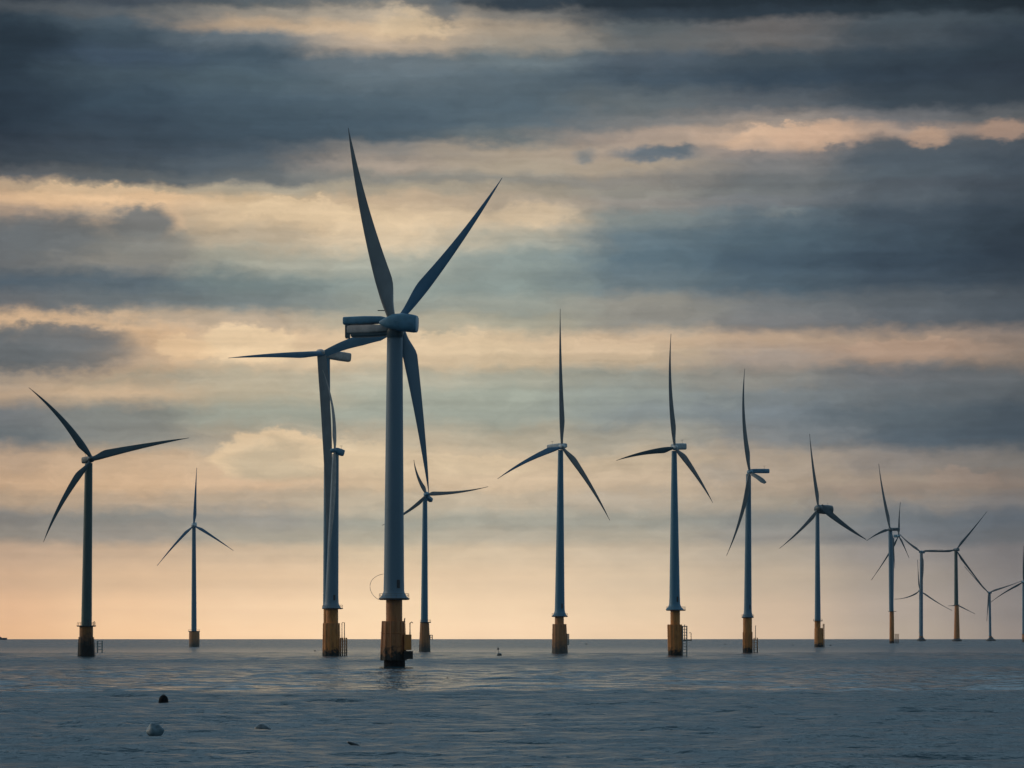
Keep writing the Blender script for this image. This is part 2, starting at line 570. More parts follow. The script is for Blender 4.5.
def turbine(label, base, hub, blades, tower, tp, yaw=0.0, wy_nac=None, nac=None, mats=('slate', 'blade', 'nacelle'),
            pile=None, flare=True, low=None, landing=None, gravity=None, hubr=None, extra=None, bmats=None, growth_foot=None, rail=True,
            davit=None, behind=0.0, npow=4.5):
    """every picture measure is turned into metres at the turbine's own distance"""
    bx, wy = base
    D = dist(wy)
    s = F / D
    root = link(bpy.data.objects.new('wind_turbine', None))
    root.location = ((bx - 512) / F * (D + behind), D + behind, drop(D + behind))
    tag(root, label, 'wind turbine', GROUP)
    X = lambda x: (x - bx) / s
    Z = lambda y: (wy - y) / s
    q = 1 / s

    def see(x, z, y):
        # where a point y metres in front of or behind the tower really stands
        k = y / D
        return x + (root.location.x + x) * k, z + (root.location.z + z - H) * k

    tm, bm, nm = (M[k] for k in mats)
    tany = math.tan(R(yaw))
    (wt, wb, ytop, cxt) = tower      # widths at top and bottom, top row, centre at the top
    plat = tp['plat']                # row, x0, x1
    py = plat[0]
    n = 48 if s > 2 else 28
    # tower, leaning shape kept straight: centre moves only if the photo's edges do
    cx0 = X(tp.get('cx', bx))
    cx1 = X(cxt)
    zt, zb = Z(ytop), Z(py)
    prof = []
    for i in range(13):
        u = i / 12
        prof.append((u, (wb + (wt - wb) * u) / 2 * q))
    rings = []
    extra_fl = []
    if flare:
        fw = (plat[2] - plat[1]) / 2 * q * 0.93
        wbm = wb / 2 * q
        fh = tp.get('fh', 7) * q
        for k in range(6):
            u = k / 6
            extra_fl.append((zb + fh * u, wbm + (fw - wbm) * (1 - u) ** 2.2))
    zs = extra_fl + [(zb + (zt - zb) * max(u, 0.0 if not flare else 0.0), r) for u, r in prof if not flare or zb + (zt - zb) * u > zb + tp.get('fh', 7) * q]
    for z, r in zs:
        u = (z - zb) / (zt - zb)
        c = cx0 + (cx1 - cx0) * u
        rings.append([(c + r * math.cos(2 * math.pi * j / n), r * math.sin(2 * math.pi * j / n), z) for j in range(n)])
    mb = MB(); mb.loft(rings)
    tw = mb.build('tower', tm, root)
    # flange rings on the tower
    if s > 2.2:
        for u in (0.33, 0.66):
            mb = MB()
            z = zb + (zt - zb) * u
            r = (wb + (wt - wb) * u) / 2 * q
            c = cx0 + (cx1 - cx0) * u
            mb.ring(c, 0, z, r + 0.01, 0.05, 40)
            mb.build('flange', tm, tw)
        mb = MB()
        r = wb / 2 * q
        a0 = R(-62)
        zd = zb + (fh if flare else 0) + 0.2
        mb.loft([[(cx0 + (r + k) * math.cos(a0 + a), (r + k) * math.sin(a0 + a), zd + hgt) for a, hgt in ((-.16, 0), (.16, 0), (.16, 1.9), (.1, 2.1), (-.1, 2.1), (-.16, 1.9))] for k in (-.2, .06)])
        mb.build('door', M['plat'], tw, smooth=False)
    # platform
    pcx = X((plat[1] + plat[2]) / 2)
    pr = (plat[2] - plat[1]) / 2 * q
    mb = MB()
    mb.lathe([(pr * 0.9, zb - 0.45), (pr, zb - 0.3), (pr, zb), (pr * 0.96, zb + 0.02)], pcx, 0, 40)
    pl = mb.build('platform', M['plat'], root)
    if rail and s > 1.3:
        mb = MB()
        rr = pr * 0.96
        for k in range(18):
            a = 2 * math.pi * k / 18
            mb.tube([(pcx + rr * math.cos(a), rr * math.sin(a), zb), (pcx + rr * math.cos(a), rr * math.sin(a), zb + 1.1)], 0.035, 5)
        mb.ring(pcx, 0, zb + 1.1, rr, 0.035, 36)
        mb.ring(pcx, 0, zb + 0.6, rr, 0.025, 36)
        mb.build('railing', M['steel'], pl)
    # upper and lower pile
    up = tp.get('upper')
    lo = tp.get('lower')           # ytop, x0, x1, ybottom, x0b, x1b
    if up:
        mb = MB()
        c = X((up[0] + up[1]) / 2); r = (up[1] - up[0]) / 2 * q
        mb.lathe([(r, Z(lo[0]) - 1.5 if lo else -3), (r, zb - 0.44)], c, 0, n)
        mb.build('transition_piece', pile, root)
    if lo:
        mb = MB()
        c = X((lo[1] + lo[2]) / 2); r = (lo[2] - lo[1]) / 2 * q
        c2 = X((lo[4] + lo[5]) / 2); r2 = (lo[5] - lo[4]) / 2 * q
        zl, zbt = Z(lo[0]), Z(lo[3])
        if lo[3] >= wy - 0.3:
            zbt = -3
        rings = []
        for u in (0, .01, .25, .5, .75, .97, 1):
            rr = r2 + (r - r2) * u
            if u in (0, 1):
                rr *= .97
            cc = c2 + (c - c2) * u
            rings.append([(cc + rr * math.cos(2 * math.pi * j / n), rr * math.sin(2 * math.pi * j / n), zbt + (zl - zbt) * u) for j in range(n)])
        mb.loft(rings)
        nm_ = 'monopile' if not up else 'pile_sleeve'
        ps = mb.build(nm_, pile, root)
        if s > 1.5:
            mb = MB()
            for u in (0.35, 0.7):
                mb.ring(c2 + (c - c2) * u, 0, zbt + (zl - zbt) * u, r2 + (r - r2) * u, 0.13, 40)
            for k in range(10):
                a = R(-150 + k * 26)
                mb.tube([(c2 + (r2 + .12) * math.cos(a), (r2 + .12) * math.sin(a), max(zbt, -1)), (c + (r + .12) * math.cos(a), (r + .12) * math.sin(a), zl)], 0.1, 5)
            mb.build('stiffener', pile, ps)
    if growth_foot:
        mb = MB()
        c = X((growth_foot[0] + growth_foot[1]) / 2); r = (growth_foot[1] - growth_foot[0]) / 2 * q
        mb.lathe([(r, -3), (r * 1.02, 0), (r, Z(growth_foot[2]))], c, 0, n)
        mb.build('pile_foot', M['black'], root)
    if gravity:
        # a broad conical base just over the water
        mb = MB()
        g0, g1, gy = gravity
        c = X((g0 + g1) / 2); r = (g1 - g0) / 2 * q
        mb.lathe([(r, -3), (r, Z(gy) * 0.45), (r * 0.55, Z(gy) * 0.8), (r * 0.35, Z(gy) + 1.5)], c, 0, 24)
        mb.build('base', M['plat'], root)
    # boat landing: two fenders with a caged ladder
    if landing:
        x0, x1, y0, y1, mk = landing
        lm = pile if mk == 'steel' else M[mk]
        a0, a1 = X(x0), X(x1)
        if y1 >= wy - 0.3:
            z1 = -1.0
        else:
            z1 = Z(y1)
        z0 = Z(y0)
        mb = MB()
        for xx in ((a0 + .15, a1 - .15) if a1 - a0 < 2 else (a0 + .15, (a0 * 2 + a1) / 3, (a0 + a1 * 2) / 3, a1 - .15)):
            mb.tube([(xx, -1.0, z1), (xx, -1.0, z0)], 0.24, 8)
        mb.tube([(a0, -1.0, z0), (a1, -1.0, z0)], 0.1, 6)
        k = z1 + 1.2
        while k < z0:
            mb.tube([(a0 + .15, -1.0, k), (a1 - .15, -1.0, k)], 0.11, 5)
            mb.tube([(a0 + .15, -1.0, k), (a0 - .9, 0.2, k)], 0.05, 5)
            k += 1.1
        mb.build('boat_landing', lm, root)
    if davit:
        for (dx_, y0, y1, arm) in davit:
            mb = MB()
            xx = X(dx_)
            mb.tube([(xx, -.4, Z(y1)), (xx, -.4, Z(y0)), (xx + arm * q * .6, -.4, Z(y0) + .25), (xx + arm * q, -.4, Z(y0) - .05)], [.17, .14, .12, .08], 8)
            mb.build('davit', M['steel'], root)
    # hub, blades, nacelle
    hx, hz = X(hub[0]), Z(hub[1])
    wr = wt / 2 * q
    hy = -(wr + 2.2) if not hubr or len(hubr) < 2 else hubr[1]
    hr = hubr[0] * q if hubr else wt * 0.45 * q
    if nac:
        (nx0, ny0, nx1, ny1, nh, nyaw) = nac       # tail row/col, nose row/col, height, depth slope
        ax, az_ = X(nx0), Z(ny0)
        bx2, bz2 = X(nx1), Z(ny1)
        if len(nac) and nyaw is not None:
            ay = abs(ax - bx2) * nyaw
        h2 = nh / 2 * q
        Ya, Yb = (ay, -wr * .6)
        secs = [(0, h2 * .82, h2 * .8), (.02, h2 * .97, h2 * .95), (.3, h2, h2 * 1.1), (.72, h2 * .95, h2 * 1.05), (.93, h2 * .8, h2 * .85), (1, h2 * .62, h2 * .7)]
        nc = shell(ax, Ya, az_, bx2, Yb, bz2, secs, nm, 'nacelle', root, npow)
        if s > 1.2:
            mb = MB()
            ux = ax + (bx2 - ax) * .22; uy = Ya + (Yb - Ya) * .22
            uz = az_ + (bz2 - az_) * .22 + h2
            mb.tube([(ux, uy, uz - .2), (ux, uy, uz + 1.3)], .06, 5)
            mb.tube([(ux - .6, uy, uz + 1.25), (ux + .6, uy, uz + 1.25)], .05, 5)
            mb.build('wind_vane', M['steel'], nc)
    # spinner: round nose pointing out of the rotor plane towards the camera side
    nd = Vector((-tany, 0, 0)) if False else Vector((math.sin(R(yaw)), -math.cos(R(yaw)), 0))
    A = Vector((hx, hy, hz)) - nd * hr * 1.6
    B = Vector((hx, hy, hz)) + nd * hr * 1.3
    secs = [(0, hr * .8, hr * .8), (.15, hr, hr), (.45, hr * 1.02, hr * 1.02), (.65, hr * .9, hr * .9), (.82, hr * .62, hr * .62), (.94, hr * .3, hr * .3), (1, hr * .06, hr * .06)]
    hb = shell(*A, *B, secs, nm, 'hub', root, 2.0)
    for i, b in enumerate(blades):
        tx, ty, ch, side, bow = b[:5]
        o = b[5] if len(b) > 5 else {}
        ox, oy = o.get('from', (hub[0], hub[1]))
        blade_mesh(see, (X(ox), Z(oy)), (X(tx + 2.2 * (tx - ox) / math.hypot(tx - ox, ty - oy)), Z(ty + 2.2 * (ty - oy) / math.hypot(tx - ox, ty - oy))), bow * q, ch * q * (1 if s > 3 or 'prof' in o else .84), side, o.get('tany', tany), hy + o.get('dy', 0), M[o['mat']] if 'mat' in o else bm, root,
                   pitch=o.get('pitch', .15), root=o.get('root', .42), peak=o.get('peak', .2), prof=o.get('prof'), depth=o.get('depth'), mintip=.5 * q)
    if extra:
        extra(root, X, Z, q)
    return root


# ------------------------------------------------------------------ sea
def build_sea():
    rng = np.random.default_rng(7)
    # radial rows: fine between 120 and 1300 m, coarse elsewhere
    rr = [0.01, 20, 50, 80, 105]
    r = 120.0
    while r < 1300:
        rr.append(r)
        r *= 1.0021
    while r < 13000:
        rr.append(r)
        r *= 1.03
    rr = np.array(rr)
    fine = np.arange(-22.0, 22.001, 0.07)
    left = -22 - np.cumsum(np.linspace(.2, 6, 24)); 
    left = left[left > -180]
    right = -left
    ang = np.concatenate([left[::-1], fine, right])
    ang = np.radians(ang)
    nr, na = len(rr), len(ang)
    RR, AA = np.meshgrid(rr, ang, indexing='ij')
    X = RR * np.sin(AA)
    Y = RR * np.cos(AA)
    Zz = -RR ** 2 / (2 * RE)
    dr = np.gradient(rr)[:, None]
    da = RR * math.radians(0.07)
    for i in range(64):
        lam = 1.7 * (16 / 1.7) ** rng.random()
        th = rng.normal(0, 0.42) + 0.12
        k = 2 * math.pi / lam
        kx, ky = k * math.sin(th), -k * math.cos(th)
        ph = rng.random() * 2 * math.pi
        amp = 0.0058 * lam * (0.7 + 0.6 * rng.random())
        eff = np.clip((lam - 2.5 * dr) / (2.5 * dr), 0, 1) * np.clip((lam / max(abs(math.sin(th)), .05) - 2.5 * da) / (2 * da), 0, 1)
        eff *= (np.abs(AA) < math.radians(22.01))
        edge = np.clip((math.radians(22) - np.abs(AA)) / math.radians(3), 0, 1)
        a = kx * X + ky * Y + ph
        grp = 0.65 + 0.35 * np.sin(X / (lam * 9) + ph * 3) * np.sin(Y / (lam * 6) + ph)
        sn = np.sin(a)
        Zz = Zz + amp * eff * edge * grp * (sn + 0.18 * np.cos(2 * a))
    vs = np.stack([X, Y, Zz], -1).reshape(-1, 3)
    idx = np.arange(nr * na).reshape(nr, na)
    q = np.stack([idx[:-1, :-1], idx[:-1, 1:], idx[1:, 1:], idx[1:, :-1]], -1).reshape(-1, 4)
    last = np.stack([idx[:-1, -1], idx[:-1, 0], idx[1:, 0], idx[1:, -1]], -1).reshape(-1, 4)
    q = np.concatenate([q, last])[:, ::-1]
    me = bpy.data.meshes.new('sea')
    me.vertices.add(len(vs))
    me.vertices.foreach_set('co', vs.astype(np.float32).ravel())
    me.loops.add(len(q) * 4)
    me.loops.foreach_set('vertex_index', q.astype(np.int32).ravel())
    me.polygons.add(len(q))
    me.polygons.foreach_set('loop_start', (np.arange(len(q)) * 4).astype(np.int32))
    me.polygons.foreach_set('use_smooth', np.ones(len(q), dtype=bool))
    me.update(calc_edges=True)
    o = link(bpy.data.objects.new('sea', me))
    o['kind'] = 'structure'
    m = bpy.data.materials.new('sea_water')
    m.use_nodes = True
    t_ = NT(m.node_tree)
    b = t_.n['Principled BSDF']
    b.inputs['Base Color'].default_value = (0.012, 0.050, 0.072, 1)
    b.inputs['IOR'].default_value = 1.333
    geo = t_.n.new('ShaderNodeNewGeometry')
    sp = t_.n.new('ShaderNodeSeparateXYZ')
    t_.l.new(geo.outputs['Position'], sp.inputs[0])
    x, y = sp.outputs[0], sp.outputs[1]

    def v(sx, sy, z=0.0):
        return t_.comb(t_.math('MULTIPLY', x, 1 / sx), t_.math('MULTIPLY', y, 1 / sy), z)
    fine_n = t_.noise(v(1.1, 0.55), 1.0, 3, 0.6)
    mid_n = t_.noise(v(5.0, 2.4, 4.0), 1.0, 4, 0.55)
    big_n = t_.noise(v(26.0, 11.0, 8.0), 1.0, 3, 0.5)
    # gust lanes: smoother and rougher stretches of water lying across the bay
    lane = t_.noise(v(420.0, 60.0, 2.0), 1.0, 3, 0.5)
    yw = t_.math('ADD', y, t_.math('MULTIPLY_ADD', lane, 90.0, -45.0))
    ln = t_.ramp(t_.math('MULTIPLY', yw, 1 / 2000), [(0, (.80, .8, .8, 1)), (.165, (.85, .8, .8, 1)), (.186, (.95, 1, 1, 1)), (.198, (.08, 0, 0, 1)),
                 (.24, (.25, 0, 0, 1)), (.33, (.30, 0, 0, 1)), (.395, (.80, 0, 0, 1)), (.43, (1, 1, 1, 1)), (.47, (.45, 0, 0, 1)), (.6, (.4, 0, 0, 1)), (1, (.85, 0, 0, 1))])
    s2 = t_.n.new('ShaderNodeSeparateColor')
    t_.l.new(ln, s2.inputs[0])
    lanev = s2.outputs[0]
    patch = t_.math('MULTIPLY_ADD', t_.noise(v(60.0, 16.0, 12.0), 1.0, 4, 0.6), 0.5, -0.27)
    choppy = t_.math('ADD', lanev, patch, clamp=True)
    t_.l.new(t_.math('MULTIPLY_ADD', choppy, 0.24, 0.06), b.inputs['Roughness'])
    crest = t_.noise(v(1.9, 2.6, 17.0), 1.0, 3, 0.55)
    h = t_.math('ADD', t_.math('MULTIPLY_ADD', fine_n, 0.14, t_.math('MULTIPLY', crest, 0.7)), t_.math('ADD', t_.math('MULTIPLY', mid_n, 0.55), t_.math('MULTIPLY', big_n, 1.0)))
    bump = t_.n.new('ShaderNodeBump')
    bump.inputs['Distance'].default_value = 1.0
    t_.l.new(t_.math('MULTIPLY_ADD', choppy, 0.75, 0.20), bump.inputs['Strength'])
    t_.l.new(h, bump.inputs['Height'])
    t_.l.new(bump.outputs[0], b.inputs['Normal'])
    me.materials.append(m)
    return o


build_sea()


# ------------------------------------------------------------------ the turbines
def t1_extra(root, X, Z, q):
    # loose cable hanging beside the platform
    pts = []
    for i in range(17):
        u = i / 16
        x = (1 - u) ** 3 * 383.5 + 3 * (1 - u) ** 2 * u * 366 + 3 * (1 - u) * u * u * 367 + u ** 3 * 378.5
        y = (1 - u) ** 3 * 574 + 3 * (1 - u) ** 2 * u * 577 + 3 * (1 - u) * u * u * 593 + u ** 3 * 599.5
        pts.append((X(x), -.5, Z(y)))
    mb = MB(); mb.tube(pts, .06, 6)
    mb.build('cable', M['pale_steel'], root)
    # service crane box on the lower sleeve
    mb = MB()
    mb.box(X(404.8), X(411.5), -2.6, .2, Z(650), Z(634.5))
    mb.build('equipment_cage', P_ORANGE, root, smooth=False)
    mb = MB()
    mb.box(X(404.2), X(413), -3, .6, Z(659), Z(651))
    mb.build('fender_block', P_BLACK, root, smooth=False)


def t1_head(root, X, Z, q):
    t1_extra(root, X, Z, q)
    # nacelle: upper housing, pale cowling set in below, dark rear end
    h = q
    def sh(x0, x1, yc, hh, dep0, dep1, hw, mk, nm, parent, power=5, zsl=0):
        return shell(X(x0), dep0, Z(yc + zsl), X(x1), dep1, Z(yc), [(0, hh * .9, hw * .9), (.015, hh, hw), (.5, hh, hw), (.9, hh * .8, hw * .9), (1, hh * .5, hw * .6)], M[mk], nm, parent, power)
    n_ = sh(344.8, 387, 319.8, 4.1 * h, 3.5, -.5, 2.0, 'nacelle', 'nacelle', root)
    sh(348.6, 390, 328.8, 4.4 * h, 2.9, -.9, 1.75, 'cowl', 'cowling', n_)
    r_ = MB()
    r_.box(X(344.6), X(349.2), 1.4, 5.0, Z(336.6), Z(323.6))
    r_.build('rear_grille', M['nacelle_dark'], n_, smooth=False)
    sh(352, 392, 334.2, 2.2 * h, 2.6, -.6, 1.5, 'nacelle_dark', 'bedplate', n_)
    mb = MB()
    mb.tube([(X(387), .6, Z(318)), (X(387), .6, Z(310.2))], .1, 6)
    mb.tube([(X(377.5), .6, Z(310.2)), (X(383.5), .6, Z(310.2)), (X(388), .6, Z(310.4))], .13, 6)
    mb.build('wind_vane', M['steel'], n_)
    # big faceted hub casing
    def sec(t_, hh, hw, dz=0):
        return (t_, hh * q, hw * q, dz * q)
    hc = shell(X(380), -3.2, Z(324), X(418), -4.4, Z(326), [sec(0, 1.4, 2, 0), sec(.12, 4.2, 5), sec(.35, 7.6, 8.5, 1.2), sec(.62, 9, 10, 1.2), sec(.9, 8.8, 10, .2), sec(.985, 8.2, 9.3), sec(1, 7.2, 8.5)], M['nacelle'], 'hub_casing', root, 3.0)
    mb = MB()
    mb.lathe([(7.3 * q, Z(338)), (8.6 * q, Z(335.5)), (9.5 * q, Z(332)), (8.4 * q, Z(329))], X(394.8), -.6, 40)
    mb.build('yaw_ring', M['nacelle_dark'], root)


turbine('largest wind turbine, slate grey tower on a rusty brown pile with a black foot',
        (394.5, 667.5), (398, 325),
        [(348.6, 130, 17, -1, 4.5, {'from': (393, 322), 'mat': 'blade', 'peak': .22, 'dy': -.3, 'pitch': .5}),
         (501, 179.5, 12, 1, -3.5, {'from': (397, 322), 'mat': 'blade_blue', 'peak': .25, 'pitch': -.5}),
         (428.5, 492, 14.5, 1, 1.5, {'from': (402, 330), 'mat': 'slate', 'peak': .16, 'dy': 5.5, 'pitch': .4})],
        (15.5, 20.6, 330, 394.8),
        {'plat': (598.2, 378.6, 409.6), 'upper': (386, 402.3), 'lower': (621, 381.6, 404.4, 660.5, 380, 406), 'cx': 393.9, 'fh': 9},
        yaw=6, hubr=(5, -3.4), pile=P_BROWN, growth_foot=(384, 405, 659.5), davit=[(410, 623, 635, 3), (404.6, 619, 622, 0.6)],
        landing=None, extra=t1_head, mats=('slate', 'blade', 'nacelle'))

# slim giant whose blades spread left and right of its hub, tower mostly behind the next one
turbine('wind turbine left of the largest, one long blade level to the left, pale nacelle',
        (327, 652), (322.3, 353.5),
        [(229, 356.3, 7.2, 1, -1.2, {'mat': 'blade_blue', 'peak': .25, 'root': .8}),
         (392, 332, 11, -1, 3.5, {'mat': 'mid', 'prof': [(0, .55), (.3, .8), (.55, 1.0), (.8, .95), (1, .3)], 'tany': .6}),
         (328.6, 590, 10, 1, 2.5, {'from': (319.8, 355), 'mat': 'blade', 'prof': [(0, .9), (.1, 1), (.35, .92), (.6, .7), (.85, .4), (1, .1)], 'tany': .2})],
        (5.5, 8, 356, 327.3),
        {'plat': (608, 322, 332), 'upper': (323.5, 331), 'lower': (630, 323, 331.5, 652, 323, 331.5), 'cx': 327, 'fh': 3},
        yaw=50, nac=(349, 356.5, 324, 354, 9, .5), hubr=(3.4, -5), pile=P_ORANGE, mats=('mid', 'blade', 'cowl'))

turbine('turbine just left of the largest, small nacelle on its thick tower, rotor seen edge on',
        (332, 656.3), (334.5, 451),
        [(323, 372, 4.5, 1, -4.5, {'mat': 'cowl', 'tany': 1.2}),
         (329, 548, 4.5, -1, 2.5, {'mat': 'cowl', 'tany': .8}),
         (336, 520, 4, 1, 0, {'depth': 24})],
        (6.4, 13.8, 454, 335.6),
        {'plat': (608, 322.2, 343), 'upper': (326, 338.2), 'lower': (623, 322.8, 339.4, 656.3, 322.2, 340), 'cx': 331.5, 'fh': 7},
        yaw=74, nac=(343, 453, 334.5, 450, 6.5, .4), hubr=(2.2, -2.2), pile=P_ORANGE, mats=('slate', 'blade', 'nacelle'),
        landing=(340.5, 347.2, 638, 656.3, 'steel'), davit=[(342, 623, 640, 2), (344.5, 623, 640, .5)])

turbine('dark green wind turbine at the far left with bent blades and a blackened pile',
        (87, 657), (92, 459),
        [(30, 389, 9, 1, -4.5, {'mat': 'blade_dark'}), (187, 438.5, 9.5, 1, 1.0, {'mat': 'blade_dark', 'peak': .15, 'root': .6}), (44.5, 540, 8, -1, -3.0, {'from': (90, 462), 'mat': 'blade_dark'})],
        (7.6, 10.6, 463, 88.7),
        {'plat': (625.5, 76.8, 96), 'upper': (79.5, 93), 'lower': (637, 78.6, 93.4, 657, 77.4, 95), 'cx': 86.5}, flare=False,
        yaw=18, nac=(82.5, 460, 93, 459, 6.5, .8), hubr=(3.2, -3), pile=P_BLACK, mats=('dark', 'blade_dark', 'nacelle_dark'),
        landing=(97.5, 103, 641, 653, 'pale_steel'), davit=[(94, 622, 626, 1)])

turbine('small slender wind turbine right of the dark green one, one blade straight up',
        (194, 646.8), (193.8, 525.5),
        [(196.6, 470, 3.9, -1, .3), (231.5, 549.5, 3.6, 1, .4), (158.8, 564, 3.6, -1, -.8)],
        (3.8, 5.4, 527, 193.9),
        {'plat': (631, 188, 200), 'lower': (631.3, 189, 199.6, 646.8, 189, 199.6), 'cx': 194}, flare=False,
        yaw=5, nac=(194.5, 524, 193.8, 525.4, 4.2, 6), hubr=(2.2, -3), pile=P_PALE, mats=('mid', 'blade_blue', 'nacelle_pale'))

turbine('small blue wind turbine just right of the largest, one blade level to the right',
        (424.4, 651.6), (426.8, 494.5),
        [(414.6, 462, 5, -1, 2.5), (486, 487, 5, 1, -2, {'peak': .1}), (384, 524, 4.5, 1, 2.5)],
        (4.6, 7.2, 497, 425),
        {'plat': (622, 420, 431), 'lower': (622.4, 420.2, 428.6, 651.6, 418.6, 430.2), 'cx': 424.4}, flare=False,
        yaw=12, nac=(431, 500, 425, 495.5, 4.5, 1.2), hubr=(2.6, -3), pile=P_PALE, mats=('blue', 'blade', 'nacelle'),
        landing=(429.8, 432.6, 635, 640, 'pale_steel'))

turbine('blue wind turbine near the middle with a pale washed pile and an upright top blade',
        (559.6, 653.8), (562, 447),
        [(560.2, 311, 6.2, -1, 1.0), (499.5, 478, 7, -1, -2.5, {'mat': 'blade_blue'}), (608.5, 518.5, 7.4, 1, 2.0)],
        (5.2, 10, 450, 560.6),
        {'plat': (616, 551.6, 567.8), 'upper': (554.8, 563.9), 'lower': (624, 552.4, 566, 653.8, 551.6, 567.6), 'cx': 559.7},
        yaw=10, nac=(548.5, 447, 566, 445.5, 6, .7), hubr=(3, -3), pile=P_PALE, mats=('blue', 'blade', 'nacelle_pale'),
        landing=(567, 569, 634, 645, 'pale_steel'))

turbine('blue wind turbine right of the middle, rusty orange pile with a side walkway and ladder',
        (675, 656), (675, 448),
        [(671, 336, 6.2, -1, 3.2), (618.5, 460, 7, 1, -2.2, {'mat': 'blade_dark'}), (711.5, 501, 7.2, 1, 1.5)],
        (5.2, 11, 451, 674.2),
        {'plat': (609.6, 666, 685.8), 'upper': (670.4, 680), 'lower': (624.5, 667.2, 681.6, 656, 668.2, 681.4), 'cx': 674.7},
        yaw=14, nac=(685.5, 446, 672, 446.5, 6.5, .6), hubr=(2.8, -3), pile=P_ORANGE, mats=('blue', 'blade', 'nacelle_pale'),
        landing=(682, 687, 626, 656, 'pale_steel'), davit=[(684.5, 625, 641, .3), (691, 633, 641, -2)],
        extra=lambda r, X, Z, q: (lambda m: (m.box(X(681), X(691.5), -1, 1, Z(640.8), Z(639.6)), m.build('walkway', M['steel'], r, smooth=False)))(MB()))

turbine('wind turbine with its nacelle jutting right, one blade upright, one hanging down left',
        (748.2, 652.7), (750, 472.5),
        [(744.8, 371, 6.0, -1, 4.2), (727, 553.5, 6, 1, 3.0, {'from': (749, 474)}), (764, 481.5, 5, -1, 1, {'mat': 'nacelle_dark', 'depth': -12, 'prof': [(0, .6), (.3, .8), (.8, 1), (1, .6)]})],
        (5.0, 7.8, 474, 748.5),
        {'plat': (617, 741.6, 753.8), 'upper': (743, 752), 'lower': (632, 742.6, 752.2, 652.7, 742.8, 752.2), 'cx': 747.8}, 
        yaw=22, nac=(769.5, 470.5, 749, 471, 4.6, .5), hubr=(2.6, -3), pile=P_ORANGE, mats=('mid', 'blade', 'nacelle'),
        landing=(753.5, 757.5, 638, 652.7, 'steel'), davit=[(755.4, 626, 640, .6)])

turbine('wind turbine with a dark bulky nacelle, right of the one with the jutting nacelle',
        (817.8, 647), (818.6, 508.5),
        [(809.8, 436, 4.6, -1, 1.0), (781, 546.8, 4.6, 1, 1.5), (864.5, 538.5, 5.4, 1, -1.5, {'from': (820, 507), 'mat': 'nacelle_dark', 'prof': [(0, 1), (.2, 1.15), (.4, .9), (.7, .55), (1, .1)]})],
        (3.8, 6.0, 511, 817.4),
        {'plat': (620.6, 813.2, 822.6), 'upper': (814.6, 820.6), 'lower': (628, 814.4, 822.8, 647, 814.2, 823.2), 'cx': 817.7}, flare=False,
        yaw=12, nac=(832, 509.5, 816, 509, 9.5, .6), npow=2.3, hubr=(3.6, -4), pile=P_ORANGE, mats=('mid', 'blade', 'nacelle_dark'),
        landing=(822.8, 824.2, 624, 647, 'steel'))

turbine('tallest wind turbine of the crowded far right group, long orange foot',
        (891.6, 643.2), (890.2, 529.5),
        [(879, 466, 4.2, -1, 1.2), (868.5, 540, 3.2, -1, -1.2, {'mat': 'blade_dark'}), (894.5, 566, 3.2, 1, .6, {'dy': 4})],
        (4.0, 4.6, 531, 890.3),
        {'plat': (611.2, 888, 896.6), 'lower': (611.4, 889.6, 893.9, 643.2, 889.4, 894.4), 'cx': 891.4}, flare=False,
        yaw=15, nac=(900, 529, 889, 529.5, 3.2, .6), hubr=(2, -4), pile=P_YEL, mats=('mid', 'blade', 'nacelle_dark'),
        landing=(895, 898.6, 634, 643, 'steel'), rail=False)

turbine('distant turbine close behind the tallest of the far right group, one blade down left',
        (895.6, 641.6), (898.6, 536),
        [(900.2, 504.5, 2.4, -1, .6), (872.5, 578, 2.6, 1, .8), (908, 556, 2.2, 1, .3)],
        (2.2, 3.0, 538, 893.2),
        {'plat': (627, 890.2, 893.4), 'lower': (627, 890.4, 893, 641.6, 890.4, 893), 'cx': 891.8}, flare=False,
        yaw=15, nac=(894.5, 536, 899, 536, 3, .6), hubr=(1.4, -4), pile=P_PALE, mats=('mid', 'blade_dark', 'nacelle'), rail=False)

turbine('grey wind turbine between the two orange footed ones of the far right group',
        (921.2, 641), (921.2, 552),
        [(898, 531.5, 2.8, -1, 1.8), (941, 550.2, 2.6, 1, .2), (919.2, 596, 2.8, 1, 2.2)],
        (3.0, 3.7, 553, 921.4),
        {'plat': (636, 919, 923.4), 'lower': (636.2, 919.6, 923, 641, 919.4, 923.2), 'cx': 921.2}, flare=False, gravity=(917, 926, 637.6),
        yaw=10, nac=(924.5, 552, 919.5, 552, 2.8, .8), hubr=(1.5, -4), pile=P_PALE, mats=('mid', 'blade', 'nacelle'), rail=False)

turbine('little far turbine behind the grey tower between the orange footed ones, drooping blades',
        (920.2, 640.4), (919.8, 589.5),
        [(896, 597.4, 1.9, 1, 2.2), (951, 608.8, 2.0, 1, -1.0), (917.8, 560, 1.6, 1, .3)],
        (1.8, 2.4, 590.5, 920),
        {'plat': (632, 918.4, 922), 'lower': (632, 919, 921.4, 640.4, 919, 921.4), 'cx': 920.2}, flare=False,
        yaw=10, nac=(922, 589.5, 918.8, 589.5, 2, .8), hubr=(1.0, -5), pile=P_PALE, mats=('mid', 'blade', 'nacelle'), rail=False, behind=120)

